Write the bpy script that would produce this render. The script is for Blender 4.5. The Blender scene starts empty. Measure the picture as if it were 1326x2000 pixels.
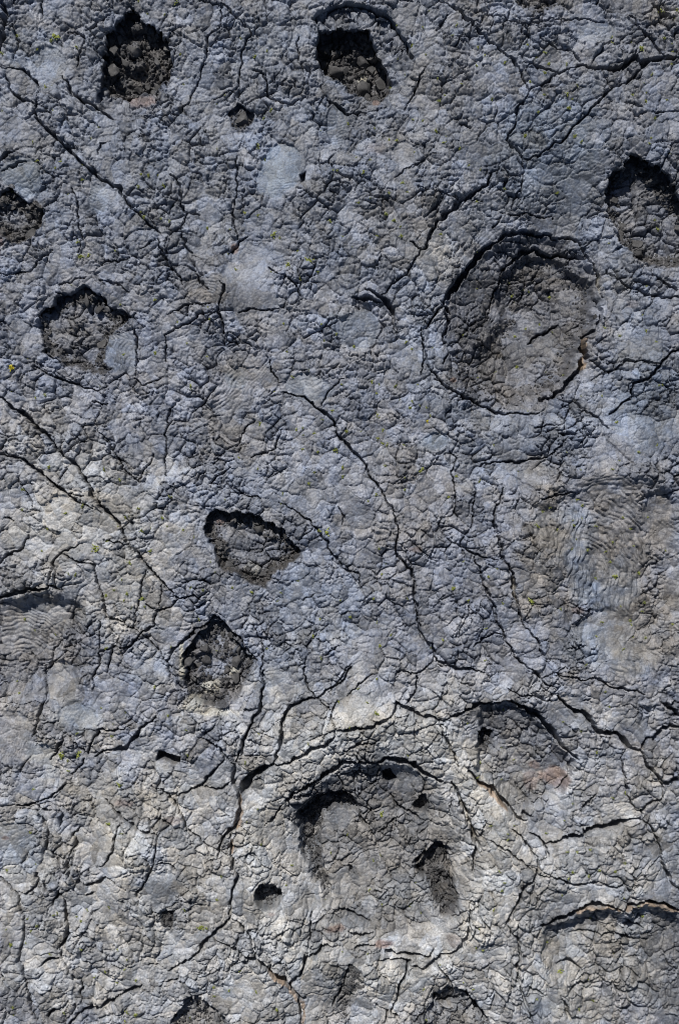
import bpy, math, heapq
import numpy as np
from mathutils import Vector

# ------------------------------------------------------------------ camera, light, exposure
S = 33.15                       # photograph pixels per metre on the ground (frame is 40 m x 60 m)
CAM_H = 80.0
SUN_EL, SUN_AZ = math.radians(50), math.radians(-18)     # azimuth from +Y, negative = towards -X

sc = bpy.context.scene
cam_d = bpy.data.cameras.new('camera')
cam = bpy.data.objects.new('camera', cam_d)
sc.collection.objects.link(cam)
cam.location = (0, 0, CAM_H)
cam_d.sensor_fit = 'VERTICAL'
cam_d.angle = 2 * math.atan((1000 / S) / CAM_H)
cam_d.clip_end = 2000
sc.camera = cam

world = bpy.data.worlds.new('World')
sc.world = world
world.use_nodes = True
wn = world.node_tree
bg = wn.nodes['Background']
sky = wn.nodes.new('ShaderNodeTexSky')
sky.sky_type = 'NISHITA'
sky.sun_disc = False
sky.sun_elevation = SUN_EL
sky.sun_rotation = SUN_AZ
wn.links.new(sky.outputs[0], bg.inputs[0])
bg.inputs[1].default_value = 0.05

sun_d = bpy.data.lights.new('sun', 'SUN')
sun_d.energy = 5.0
sun_d.angle = math.radians(0.5)
sun_d.color = (1.0, 0.955, 0.89)
sun = bpy.data.objects.new('sun', sun_d)
sc.collection.objects.link(sun)
sv = Vector((math.cos(SUN_EL) * math.sin(SUN_AZ), math.cos(SUN_EL) * math.cos(SUN_AZ), math.sin(SUN_EL)))
sun.rotation_euler = sv.to_track_quat('Z', 'Y').to_euler()
sun.location = sv * 120

sc.view_settings.view_transform = 'Standard'
sc.view_settings.look = 'None'
sc.view_settings.gamma = 1
sc.view_settings.exposure = 0.0
sc.cycles.filter_width = 1.05

rng = np.random.default_rng(7)
f32 = np.float32
COL = sc.collection

# ------------------------------------------------------------------ grid
STEP = 0.0482
def axis(half_in, n_out, reach):
    a = np.arange(-half_in, half_in + 1e-6, STEP)
    g = 1.13
    d = STEP * g ** np.arange(1, n_out + 1)
    out = np.cumsum(d); out *= 1.0
    hi = half_in + out
    hi = hi[hi < reach]
    return np.concatenate([-hi[::-1] - (a[-1] - half_in) * 0, a, hi + (a[-1] - half_in)])
ax = axis(21.0, 60, 160).astype(f32)
ay = axis(31.2, 60, 160).astype(f32)
NX, NY = len(ax), len(ay)
X, Y = np.meshgrid(ax, ay)       # Y increases to the top of the photograph
PX0 = X * S + 663.0              # photograph pixel coordinates of every grid point
PY0 = 1000.0 - Y * S

# ------------------------------------------------------------------ noise
GT = np.linspace(0, 2 * np.pi, 256, endpoint=False)
GX, GY = np.cos(GT).astype(f32), np.sin(GT).astype(f32)
def hsh(ix, iy, seed):
    h = ix.astype(np.uint32) * np.uint32(374761393) + iy.astype(np.uint32) * np.uint32(668265263) + np.uint32((seed * 2246822519 + 3266489917) & 0xffffffff)
    h = (h ^ (h >> np.uint32(13))) * np.uint32(1274126177)
    h = h ^ (h >> np.uint32(16))
    h = h * np.uint32(2246822519)
    return h ^ (h >> np.uint32(15))
def perlin(x, y, seed):
    xf = np.floor(x); yf = np.floor(y)
    ix = xf.astype(np.int32); iy = yf.astype(np.int32)
    fx = (x - xf).astype(f32); fy = (y - yf).astype(f32)
    u = fx * fx * fx * (fx * (fx * 6 - 15) + 10); v = fy * fy * fy * (fy * (fy * 6 - 15) + 10)
    def g(dx, dy):
        k = (hsh(ix + dx, iy + dy, seed) & np.uint32(255)).astype(np.intp)
        return GX[k] * (fx - dx) + GY[k] * (fy - dy)
    a = g(0, 0); b = g(1, 0); c = g(0, 1); d = g(1, 1)
    r = a + u * (b - a)
    return (r + v * ((c + u * (d - c)) - r)) * f32(1.45)
def fbm(x, y, seed, n=4, gain=0.5):
    t = 0; amp = 1.0; fr = 1.0
    for i in range(n):
        t = t + amp * perlin(x * fr, y * fr, seed + i * 17)
        amp *= gain; fr *= 2.03
    return t
def worley(x, y, seed, jit=0.9):
    """F1, F2, vector to the nearest feature, random of the nearest cell"""
    xf = np.floor(x); yf = np.floor(y)
    ix = xf.astype(np.int32); iy = yf.astype(np.int32)
    fx = (x - xf).astype(f32); fy = (y - yf).astype(f32)
    f1 = np.full(x.shape, 9, f32); f2 = np.full(x.shape, 9, f32)
    vx = np.zeros(x.shape, f32); vy = np.zeros(x.shape, f32); idr = np.zeros(x.shape, np.uint32)
    for dx in (-1, 0, 1):
        for dy in (-1, 0, 1):
            h = hsh(ix + dx, iy + dy, seed)
            jx = (h & np.uint32(1023)).astype(f32) / 1023; jy = ((h >> np.uint32(10)) & np.uint32(1023)).astype(f32) / 1023
            ex = dx + 0.5 + (jx - .5) * jit - fx; ey = dy + 0.5 + (jy - .5) * jit - fy
            d = ex * ex + ey * ey
            m = d < f1
            f2 = np.where(m, f1, np.minimum(f2, d))
            f1 = np.where(m, d, f1)
            vx = np.where(m, ex, vx); vy = np.where(m, ey, vy); idr = np.where(m, h, idr)
    return np.sqrt(f1), np.sqrt(f2), vx, vy, idr
def r01(h, k):
    return ((h >> np.uint32(k)) & np.uint32(255)).astype(f32) / 255
def sstep(a, b, x):
    t = np.clip((x - a) / (b - a), 0, 1)
    return t * t * (3 - 2 * t)

# pixel coordinates with a small fractal wander, so that traced lines get broken edges
WX = 5.0 * perlin(PX0 / 34, PY0 / 34, 1) + 3.4 * perlin(PX0 / 12, PY0 / 12, 2) + 1.3 * perlin(PX0 / 6, PY0 / 6, 3)
WY = 5.0 * perlin(PX0 / 34, PY0 / 34, 4) + 3.4 * perlin(PX0 / 12, PY0 / 12, 5) + 1.3 * perlin(PX0 / 6, PY0 / 6, 6)
PX = (PX0 + WX).astype(f32); PY = (PY0 + WY).astype(f32)

# ------------------------------------------------------------------ what the photograph shows where (tile origin, enlarged 2.652 x)
Z = 2.652
TILE = {1: (0, 0), 2: (420, 0), 3: (826, 0), 4: (0, 400), 5: (420, 400), 6: (826, 400), 7: (0, 850), 8: (420, 850), 9: (826, 850),
        10: (0, 1300), 11: (420, 1300), 12: (826, 1300), 13: (0, 1600), 14: (420, 1600), 15: (826, 1600)}
def tp(t, s):
    ox, oy = TILE[t]
    v = [tuple(float(q) for q in p.split(',')) for p in s.split()]
    return [(ox + p[0] / Z, oy + p[1] / Z) for p in v]

# fissures: tile, width (enlarged px), points
CR = """
1 22 10,-20 35,80 25,170 0,240 -30,300
1 14 35,410 60,475 110,515 190,530 195,610 250,685 330,740 380,790 440,860 530,930 620,975 680,1080 715,1115 770,1165 835,1205
1 9 0,340 30,355 90,360 130,355 180,400 210,475 190,520
1 14 325,390 375,475 440,520 540,575 580,610
1 10 360,170 435,190 415,250 405,345
1 8 450,165 560,80
1 9 1150,30 1145,100 1120,165 1080,190 1075,260 1050,340 1040,410 985,490 975,520 920,580 860,595 740,605
1 7 1040,10 1160,30 1240,110 1300,185 1245,290 1240,400 1235,470 1225,530
1 6 1100,500 1225,460
1 14 20,890 80,870 150,840
1 14 0,870 40,815 90,770
1 8 375,975 400,1040 410,1100 405,1190 430,1240 415,1310
1 18 -20,1060 40,990
1 7 1220,800 1230,880 1220,990 1210,1100 1215,1200 1230,1240
1 9 880,890 930,960 945,1060 965,1100 940,1170 850,1250
1 5 965,1100 1030,1115
1 8 940,1180 965,1270 1000,1320
1 9 1290,1225 1220,1270 1180,1320
1 10 500,800 520,750 555,740
1 6 190,810 200,770 240,750
1 6 230,0 225,110
1 6 75,150 90,230 80,300
1 7 240,550 270,600
2 24 505,95 570,55 700,30 800,50 900,100 940,170 985,220 1020,300
2 10 250,380 270,450 270,490 330,520 400,540 440,510
2 9 250,380 200,360
2 13 580,510 640,545 690,580 745,585 800,570 890,545
2 8 1090,340 1060,420 1010,510 980,560
2 6 930,920 1000,870 1060,840 1140,800
2 5 430,180 430,300
2 8 930,0 1020,10
2 9 1140,160 1180,100 1200,70
2 7 1240,240 1270,200
3 12 80,0 200,60 240,120 300,185 390,250 470,315 505,370 520,415 560,470
3 12 560,470 620,430 700,380 760,345 820,335
3 23 810,335 880,355 960,360 1050,340 1100,305 1135,330 1200,310 1326,290 1400,280
3 11 560,470 520,520 490,570 480,620 445,680 440,715 480,755 515,800 530,860
3 6 530,860 525,940 480,1030 475,1080
3 7 330,80 420,105 500,130 590,125 700,105 800,100 940,105
3 9 600,190 680,235 770,265 820,310
3 8 500,130 510,165 560,210
3 10 1070,80 1110,140 1160,175 1215,240 1250,280 1326,285
3 11 1130,350 1080,400 1020,440 950,480 900,540 840,600 790,650 720,720 640,770 600,800 530,815
3 7 1170,575 1250,570 1350,560
3 17 365,890 340,940 280,985 200,1030 140,1090 70,1140 45,1210 10,1290 -25,1290
3 5 -20,965 100,1000 200,1025 270,1020 310,1035
3 7 400,1090 480,1105 560,1080 620,1105 690,1095
3 8 410,1120 375,1170
3 14 1190,30 1230,60 1290,95
3 10 200,640 250,655
3 9 520,335 600,345 700,365
6 30 110,490 170,420 210,350 270,290 310,230 370,175
6 17 370,175 450,130 520,118 600,130 660,122 720,140
6 13 730,130 800,160 850,210 880,260 905,300
6 10 905,300 920,380 935,440 950,465
6 12 905,480 945,540 910,610 900,640
6 26 900,640 850,670 840,730 860,780 830,850 780,900 720,960 690,990 620,1005
6 20 420,310 480,270 540,205 600,195 660,225 710,235 740,215 800,240 860,250
6 8 390,260 420,300 415,370 390,440 350,550 370,570
6 14 110,500 150,545
6 14 120,530 135,600 110,720
6 10 130,760 105,820
6 12 110,500 60,570 20,640
6 12 0,680 30,840 60,880 130,940 210,995 270,1020 340,1050 430,1080 520,1075 610,1075
6 9 860,800 905,820 960,860 1010,845 1060,800 1140,795 1215,810 1240,815
6 14 1380,700 1326,740 1240,820 1180,880 1110,925 1090,990 970,1080
6 10 960,330 1050,400 1120,430 1200,460 1350,468
6 10 1200,345 1250,380 1340,435
6 8 570,1160 640,1140 690,1135
6 14 700,1180 780,1190
6 14 580,690 610,655 660,640 740,580
6 7 840,1060 900,1100 960,1150
4 10 815,170 830,220 865,280 885,320 930,380 940,410
4 7 720,270 640,285 540,300 520,310
4 6 810,175 740,240
4 7 -20,365 130,350 200,300 280,240
4 7 1010,350 1080,450
4 7 300,400 400,395 450,380
4 6 520,390 600,400 680,460
4 24 300,455 350,470 440,435 510,470 560,530 620,545 680,590
4 14 300,470 260,540 215,570
4 11 195,570 200,630
4 9 215,700 240,760 300,810
4 10 180,830 280,890 360,915 440,950 490,965 550,940
4 9 700,650 700,720 710,790 700,890
4 6 690,900 740,930 830,900
4 8 860,680 850,740 855,820
4 9 860,680 900,650 1000,600 1060,570 1140,560
4 9 870,570 960,520 1090,515
4 9 1140,400 1165,420 1160,480 1140,560 1150,620 1165,690 1165,715
4 7 1240,555 1326,540
4 18 -30,970 0,995 60,1045 130,1080 170,1130 250,1200 290,1260 330,1310
4 8 910,1040 870,1110 855,1190 860,1290
4 7 500,1170 560,1220 600,1300
4 7 1320,1110 1270,1170 1210,1260
4 6 480,1010 560,1030
5 7 120,560 200,545 330,550
5 8 1010,180 1065,235
5 10 1065,240 1030,290 990,350 930,390 865,460
5 12 350,965 420,990 500,1030 580,1085 610,1115 635,1190 690,1250 745,1320
5 20 720,485 800,480 860,500
5 16 780,430 870,480 930,560 950,660
5 6 670,900 600,960 550,1030
5 8 340,1170 320,1220 310,1260 240,1290 190,1310
5 8 1070,640 1090,720 1085,790 1060,870
5 7 1095,810 1130,880
5 9 1140,900 1220,940
5 7 280,330 350,370 420,420 450,490
5 7 290,800 300,870 340,920
5 7 60,700 120,740
8 10 640,0 700,75 760,145 810,210 860,290 880,345
8 12 880,345 935,395 940,500 935,570 955,640 1010,690 1030,770 1040,880 1055,960 1060,1030 1110,1090 1140,1150 1160,1190
8 14 1160,1190 1240,1210 1310,1205 1370,1225
8 8 330,340 420,390 490,440 530,500 580,550 610,620 680,700 740,720 755,800
8 6 100,275 160,310 240,330
8 7 1220,80 1245,120 1225,190 1245,270 1240,400 1250,440
8 6 640,1080 560,1140
8 7 710,1190 640,1250 600,1326
8 7 190,985 240,1060 250,1140 240,1320
8 7 930,1215 1040,1225 1100,1200 1135,1165
8 6 1250,580 1326,605
8 6 650,360 670,420 655,470
8 5 450,860 510,820
7 16 250,0 330,100 400,160 450,230 490,310 550,390 620,470 650,530 700,600 770,680 830,750 880,800 915,840
7 15 40,90 130,130 180,180 250,215 300,260 350,300 410,345 480,380
7 8 -20,110 60,105 130,130
7 6 350,300 440,310
7 8 530,10 580,80 630,160 715,245
7 6 715,245 780,140 800,100
7 7 855,0 860,100 860,200
7 9 1090,245 1130,205 1190,175
7 11 160,520 110,580 0,655 -20,670
7 11 410,570 330,610 280,660 265,740 245,790
7 20 250,790 180,800 80,815 0,840 -40,850
7 11 245,770 315,790
7 10 330,620 440,665 490,675 505,760 530,810 540,890 560,940 630,960 700,1000 735,1030
7 8 760,700 745,770 715,870 695,990
7 11 915,845 880,890 805,915 800,990 735,1035 650,1095 600,1110 520,1120
7 8 600,1110 560,1230
7 6 845,770 830,890
7 6 750,865 805,915
7 10 915,845 1000,830 1050,855
7 10 520,960 510,1060 515,1180 490,1230 490,1326
7 7 735,1035 820,1110 870,1170
7 17 870,1170 890,1130 940,1060 1040,1005 1110,945 1170,985 1240,1060 1280,1120 1326,1170
7 7 880,1170 890,1260
7 8 310,1060 265,1130 245,1200 215,1240 220,1326
7 8 20,430 70,445
7 7 110,250 160,330 180,390
7 7 310,240 350,180
7 7 540,545 620,550 640,570
10 8 220,0 230,170 200,260 190,330 175,375
9 9 300,165 380,140 480,145 560,125 640,115 700,60 725,30
9 12 420,270 400,340 375,390 355,450 365,500 395,570 405,630 440,670 465,710 465,820 490,900 520,990
9 8 180,580 240,600 310,630 380,640
9 10 260,625 295,700 320,770 345,860 370,940 405,1010 440,1080 480,1150 540,1210 600,1260 680,1310
9 8 405,1030 320,1050 270,1090
9 8 520,990 570,1030 600,1080 650,1180
9 6 270,240 265,330 250,400 255,490
9 9 610,330 700,310 780,300
9 7 680,1240 740,1255 880,1255 950,1290 1100,1320
9 12 0,1050 45,1090 70,1170 130,1190 190,1210 255,1220
10 13 500,470 560,440 650,435 690,380 740,320 810,270
10 10 360,360 400,430 460,450 480,390 500,340 620,330 690,300
10 8 440,475 380,570
10 7 330,370 260,490
10 10 920,675 1000,640 1050,620 1080,570 1150,500 1165,470
10 8 1050,625 1110,640 1200,605
10 8 1040,370 1090,400 1140,405 1160,465 1220,505
10 14 1220,505 1215,600 1230,640 1240,680 1240,740 1230,820 1190,860 1150,890 1130,980
10 10 790,625 850,640 900,700 940,760 970,840 1040,890 1085,960
10 10 550,690 610,750 660,800 740,840 830,865
10 9 830,865 815,930 810,1010 760,1080 720,1170
10 9 810,1010 870,1020 930,1050
10 7 635,820 605,860 590,950 530,1030
10 6 790,770 785,840
10 10 90,715 180,715 220,740 280,750
10 8 180,715 250,680 350,610
10 9 185,745 220,790 245,860 250,930 290,980 345,1000
10 10 320,755 312,850
10 9 430,840 380,880 395,910 375,970 345,1020
11 30 300,510 210,550 170,600 130,660
11 14 530,160 400,210 370,240 350,330 340,400 300,510
11 9 710,10 620,110 530,155
11 14 300,510 380,490 440,460 500,420 570,405 615,350 620,320
11 14 620,320 740,318 830,290 910,270
11 13 910,270 940,205 1000,215 1060,255 1120,265 1190,290
11 13 1190,290 1240,260 1326,220 1380,190
11 7 620,320 600,240 640,180
11 6 540,170 600,240
11 9 1190,290 1160,310 1210,390 1220,430 1260,520
11 16 360,690 440,650 500,610 560,570 630,530 655,490 760,490 830,500
11 18 830,500 890,480 960,495 1050,525 1110,570 1170,605
11 7 1040,30 1040,110 1000,190
11 7 345,710 320,770 265,830
11 9 905,690 950,750 1020,780 1090,830
11 8 980,795 900,840 850,890
11 10 690,740 740,760 790,850 800,880
11 13 260,30 240,130 235,230 180,330 150,400 115,500
11 7 670,430 740,405 830,400
11 7 470,0 475,100 520,155
11 6 680,150 760,90 820,30
12 16 150,605 195,680 225,780 260,860 280,930 265,970 262,1060
12 20 430,180 520,220 600,260 660,320 700,390 750,440 800,485
12 12 200,250 280,190 340,200 430,180
12 19 700,165 750,215 830,250 900,330 1010,360 1060,420 1130,440
12 13 1130,440 1160,400 1210,380 1240,330 1280,315 1350,320
12 11 1130,440 1160,510 1210,570 1240,620 1250,690
12 15 1350,585 1280,615 1250,620
12 8 525,0 600,60 680,115
12 17 240,545 300,600 350,640 430,720 480,790 540,805
12 10 520,780 570,785
12 10 770,490 765,570 700,660
12 7 1030,480 1035,560 1060,640 1080,720 1130,760
12 10 1250,690 1180,720 1130,750 1130,790
12 19 635,930 720,905 800,880 860,850 930,835 1040,810 1120,795
12 10 1120,795 1190,850 1230,930 1240,1010 1260,1060
12 9 550,855 600,890 630,930 635,985 600,1005
12 7 460,845 530,910 600,1000
12 7 330,895 430,950 550,1040
12 8 820,760 890,670
12 6 440,120 510,155 600,160 660,190
12 8 860,65 950,100 1020,110 1100,130 1140,150
12 13 1250,200 1340,270
12 9 0,540 60,590 110,600
13 10 285,180 345,210 345,250 380,290 440,340 520,320 550,300 610,315 665,355
13 8 -10,285 40,340 100,385 105,430 130,490
13 11 190,275 200,330 240,360 275,375
13 9 200,335 150,375 105,370
13 7 165,365 210,410
13 12 270,440 300,370 330,420
13 17 330,420 345,470 350,560 345,620 320,660
13 11 320,660 330,720 365,790 390,825 440,845
13 9 440,845 420,900 425,960
13 9 200,760 240,730 310,715
13 10 130,490 120,620 100,720 125,770 150,860 160,960 200,1050
13 14 235,1035 260,995 290,985
13 13 340,1075 380,1040 440,985 510,970 580,940 620,915 690,885 750,870
13 13 870,780 930,760 1000,710 1030,670 1090,600 1140,555 1180,510 1195,470
13 12 1195,470 1200,400 1225,310 1235,270 1210,250 1205,150 1200,80
13 11 1100,605 1180,640 1240,665 1310,695
13 12 830,490 900,465
13 12 890,1060 940,1000 960,950 1000,915
13 7 750,760 850,760
13 10 440,400 500,370
13 12 -10,795 30,825
13 7 930,830 830,840
14 17 100,660 190,700 240,720 310,790 390,855 430,905 470,925
14 9 90,485 140,530 180,590 210,640 215,690
14 9 430,910 440,980 445,1080
14 14 640,655 570,650 520,680 475,700 465,740 430,800 395,845
14 7 495,475 490,560 475,690
14 9 610,490 680,485 740,520 810,545
14 12 690,600 760,610 820,600
14 9 720,660 830,660
14 17 870,690 960,700 1050,705 1115,710
14 8 1115,710 1125,670
14 11 850,730 930,735 1000,735 990,800 950,890 910,1000
14 10 1000,760 1080,775 1140,735 1210,690 1280,660 1300,590 1315,500 1326,460
14 9 910,1000 960,1040
14 8 830,950 890,1000 870,1060
14 8 1145,735 1200,830 1230,880
14 24 1225,880 1290,910 1326,960 1400,1060
14 12 1220,880 1150,910 1130,970 1050,1050
14 8 610,970 630,930 650,870 700,750
14 9 640,950 720,910
14 15 1150,140 1225,190
14 12 1080,200 1035,260
14 10 1220,200 1230,330 1260,400
14 8 700,260 720,300
14 9 820,380 860,390
15 12 600,210 580,290 520,350 480,430 425,530
15 10 425,530 455,575 490,620 490,740 500,860 520,940 560,1000 575,1070
15 11 580,290 660,300 740,315 790,335 860,325 910,325
15 8 910,325 960,355 1040,330 1110,345
15 18 615,560 700,520 780,480 840,445 900,435 970,450 1030,475
15 18 1030,475 1080,445 1160,435 1250,450 1326,490 1400,520
15 10 1235,210 1250,260 1290,340 1350,390
15 7 1230,210 1160,270
15 10 60,970 130,975 200,955
15 10 240,460 240,540 215,640 150,680 70,720 0,770
15 9 240,460 275,450 240,420
15 11 700,760 770,755 830,800
15 11 740,915 800,880 870,880
15 11 720,930 760,1020 830,1055
15 7 540,850 620,910
15 9 1060,530 1160,595
15 9 770,610 860,600 1000,610 1080,640 1190,665
"""

# pits: key, thing key, depth m, wall px north, wall px south, clinker 0..1, brown 0..1, polygon (tile + points)
PITS = [
 ('p8o', 'hollow', .60, 26, 60, .0, .42, 11, '360,700 480,650 560,600 660,520 760,500 880,490 960,505 1050,535 1150,610 1190,700 1260,850 1320,1000 1320,1200 1200,1380 1000,1440 800,1420 640,1350 540,1180 480,1040 420,900'),
 ('p8l', 'hollow', 1.25, 9, 22, 1., .9, 11, '415,770 500,685 600,645 690,668 750,745 690,775 640,752 575,790 550,860 540,960 575,1080 600,1170 580,1230 530,1160 480,1050 430,960'),
 ('p8r', 'hollow', 1.05, 7, 26, 1., .85, 14, '1035,280 1080,200 1150,140 1228,190 1230,320 1275,400 1250,500 1180,530 1140,440 1110,340'),
 ('p8c', 'wedge', .40, 10, 30, .5, .65, 14, '620,850 690,745 760,780 800,870 720,910 690,1030 640,1060 625,960'),
 ('p1', 'kite', 1.3, 4, 10, 1., .9, 1, '690,60 740,110 800,150 880,190 900,270 865,400 800,480 700,500 640,515 560,480 525,440 515,380 535,270 545,165 610,110'),
 ('p1s', 'kite', .55, 6, 22, .2, .35, 1, '485,480 530,420 640,470 800,470 870,380 870,460 760,575 700,622 640,630 570,612 500,560'),
 ('p2o', 'ringed', .50, 5, 24, .1, .15, 2, '510,90 570,58 700,35 800,55 900,105 950,190 990,260 970,400 910,545 800,568 700,575 715,500 640,405 560,390 515,290 530,150'),
 ('p2', 'ringed', 1.5, 4, 15, 1., .9, 2, '545,150 640,125 720,130 790,150 830,220 870,300 910,360 920,430 890,510 800,490 740,470 700,470 650,420 570,380 550,330 520,280 520,220'),
 ('ps', 'dimple', .50, 4, 16, .5, .5, 2, '55,580 110,525 160,560 215,580 190,650 130,672 85,640'),
 ('pl', 'edge', .70, 4, 14, 1., .9, 1, '-90,1080 0,1010 60,975 120,1020 220,1080 225,1110 210,1190 130,1265 60,1255 0,1230 -100,1200'),
 ('ptr', 'corner', 1.3, 4, 16, .8, .8, 3, '965,900 1050,850 1070,790 1180,830 1260,870 1326,960 1440,1110 1456,1330 1326,1360 1200,1360 1100,1300 1020,1240 978,1090 965,980'),
 ('p3', 'crescent', .78, 5, 14, .55, .75, 4, '205,560 300,470 440,440 510,475 580,540 680,590 600,640 560,680 540,740 530,800 590,860 540,880 430,860 330,830 230,750 205,660'),
 ('pbo', 'great', .55, 22, 40, .0, .42, 6, '110,490 210,350 310,230 450,130 600,125 740,140 850,210 910,300 950,470 940,560 850,680 850,790 780,900 690,990 600,1060 430,1080 270,1020 150,930 110,820 120,700 130,600'),
 ('pbi', 'great', .70, 14, 34, .25, .82, 6, '420,320 540,215 700,240 790,300 880,350 910,480 880,600 840,700 800,850 700,960 560,1020 400,1040 260,990 150,880 135,760 300,720 420,560 390,450'),
 ('p4', 'diamond', .85, 4, 14, .75, 1., 8, '-53,483 -32,411 13,390 106,406 212,403 292,456 371,504 451,615 411,663 331,703 252,785 185,774 80,729 32,708 0,623 -48,530'),
 ('p5', 'pale', .95, 5, 16, 1., .7, 7, '936,1140 995,1061 1109,960 1180,1000 1260,1087 1305,1167 1273,1273 1233,1366 1140,1415 1061,1400 995,1358 950,1273'),
 ('p6', 'slot', 1.2, 3, 6, .3, .5, 10, '820,440 880,462 940,475 930,512 890,518 850,495 800,500'),
 ('p7', 'oval', .85, 12, 26, .15, .88, 12, '280,205 430,185 520,220 600,265 700,395 795,490 770,570 740,650 700,700 600,760 540,795 480,785 400,690 330,620 260,550 270,480 290,330'),
 ('p7h', 'oval', .70, 5, 24, .9, .7, 12, '282,345 320,335 372,350 372,430 330,460 290,430'),
 ('p9', 'round', 1.35, 3, 7, .5, .5, 14, '210,360 240,322 300,330 345,350 355,410 330,440 290,455 240,445 210,410'),
 ('p10', 'ear', 1.2, 3, 6, .3, .4, 11, '865,555 910,545 945,600 910,622 870,605'),
 ('p11', 'teardrop', 1.1, 3, 7, .4, .5, 11, '1030,740 1060,690 1090,678 1115,730 1100,782 1040,772'),
 ('p12', 'chink', .80, 3, 4, .2, .3, 2, '435,905 470,885 465,935 445,945'),
 ('p13', 'bottom', .75, 4, 20, .5, .6, 13, '880,1090 955,955 1000,915 1045,930 1090,970 1180,1020 1170,1130 950,1180'),
 ('p14', 'split', .55, 5, 24, .8, .5, 15, '-20,1050 50,965 70,905 150,872 240,955 350,1070 300,1200 0,1200'),
 ('pr', 'ropy', .75, 50, 60, .0, .10, 9, '560,380 660,280 860,220 1120,210 1330,290 1390,660 1330,1060 1120,1220 940,1140 750,1010 660,850 620,640'),
 ('plh', 'lefthollow', .80, 32, 50, .0, .25, 7, '-120,840 80,835 245,815 340,830 430,880 465,970 475,1100 450,1230 370,1320 240,1390 -120,1420'),
 ('p15', 'basin', 1.15, 30, 90, .0, .10, 15, '615,560 700,525 840,455 970,460 1030,490 1160,445 1326,500 1650,600 1650,1500 900,1500 800,1100 720,900 640,790 600,700'),
 ('p16', 'top', .45, 10, 26, .9, .7, 3, '420,-120 780,-120 735,40 640,72 560,82 480,40'),
 ('p18', 'sector', .32, 5, 24, .1, .1, 5, '720,482 860,490 905,505 945,580 950,660 880,640 850,590 740,530'),
 ('p20', 'spill', .35, 6, 16, .9, .7, 13, '830,490 905,468 910,540 890,580 850,540'),
]
RING = {'p3': 16, 'p4': 22, 'pbi': 30, 'ptr': 22, 'pl': 26, 'p7': 10, 'p5': 40}   # rubble only in a belt along the foot of the wall
THING = {  # key: (object name, label, short name used in other labels)
 'kite': ('collapse_pit', 'kite-shaped rubble pit with black upper walls near the upper left corner', 'kite-shaped pit'),
 'ringed': ('collapse_pit', 'deep rubble pit inside a curved ring crack at the top', 'ring-cracked pit'),
 'dimple': ('collapse_pit', 'small dimple filled by one domed rock between the two upper pits', 'small domed dimple'),
 'edge': ('collapse_pit', 'brown rubble pit cut off by the left picture edge', 'left edge pit'),
 'corner': ('collapse_pit', 'rubble pit with deep black shadow cut off by the right edge', 'right edge pit'),
 'crescent': ('collapse_pit', 'brown crescent-shaped pit beside a smooth ropy sheet', 'crescent pit'),
 'great': ('collapse_pit', 'largest oval sunken pit with dark ring crack, lumpy floor', 'largest oval pit'),
 'diamond': ('collapse_pit', 'diamond-shaped brown pit near the middle of the lava field', 'diamond-shaped pit'),
 'pale': ('collapse_pit', 'pointed rubble pit with pale dusty rim and rocks', 'pale-rimmed pit'),
 'slot': ('collapse_pit', 'small black slot hole under a thin crust lip', 'black slot hole'),
 'oval': ('collapse_pit', 'sunken oval hollow with reddish patch on its floor', 'reddish oval hollow'),
 'hollow': ('collapse_pit', 'broad bottom hollow with a raised lumpy middle and two rubble trenches', 'broad bottom hollow'),
 'wedge': ('collapse_pit', 'narrow dark wedge-shaped gully near the bottom edge', 'dark wedge gully'),
 'round': ('collapse_pit', 'small round hole with rubble floor beside the broad bottom hollow', 'small round hole'),
 'ear': ('collapse_pit', 'tiny black hole just under the arched crack', 'tiny arched hole'),
 'teardrop': ('collapse_pit', 'tiny teardrop hole inside the broad bottom hollow', 'tiny teardrop hole'),
 'chink': ('collapse_pit', 'tiny black chink beside the blue smooth lava sheet', 'tiny black chink'),
 'bottom': ('collapse_pit', 'dark pit cut off by the bottom edge, left of centre', 'bottom edge pit'),
 'split': ('collapse_pit', 'angular sunken block at the bottom edge, right of centre', 'bottom sunken block'),
 'basin': ('sunken_basin', 'wide sunken basin below a tan scarp in the lower right', 'lower right basin'),
 'ropy': ('sunken_basin', 'wide tan basin with curved ropy folds at the centre right', 'ropy basin'),
 'lefthollow': ('sunken_basin', 'brown shallow basin with fanned ropes on the left edge', 'brown left basin'),
 'top': ('collapse_pit', 'shallow rubble hollow cut off by the top edge', 'top edge hollow'),
 'sector': ('collapse_pit', 'small curved slump in the middle with a smooth blue sheet', 'small curved slump'),
 'spill': ('collapse_pit', 'small rubble spill below the concentric ropy swirl', 'small rubble spill'),
}

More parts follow.
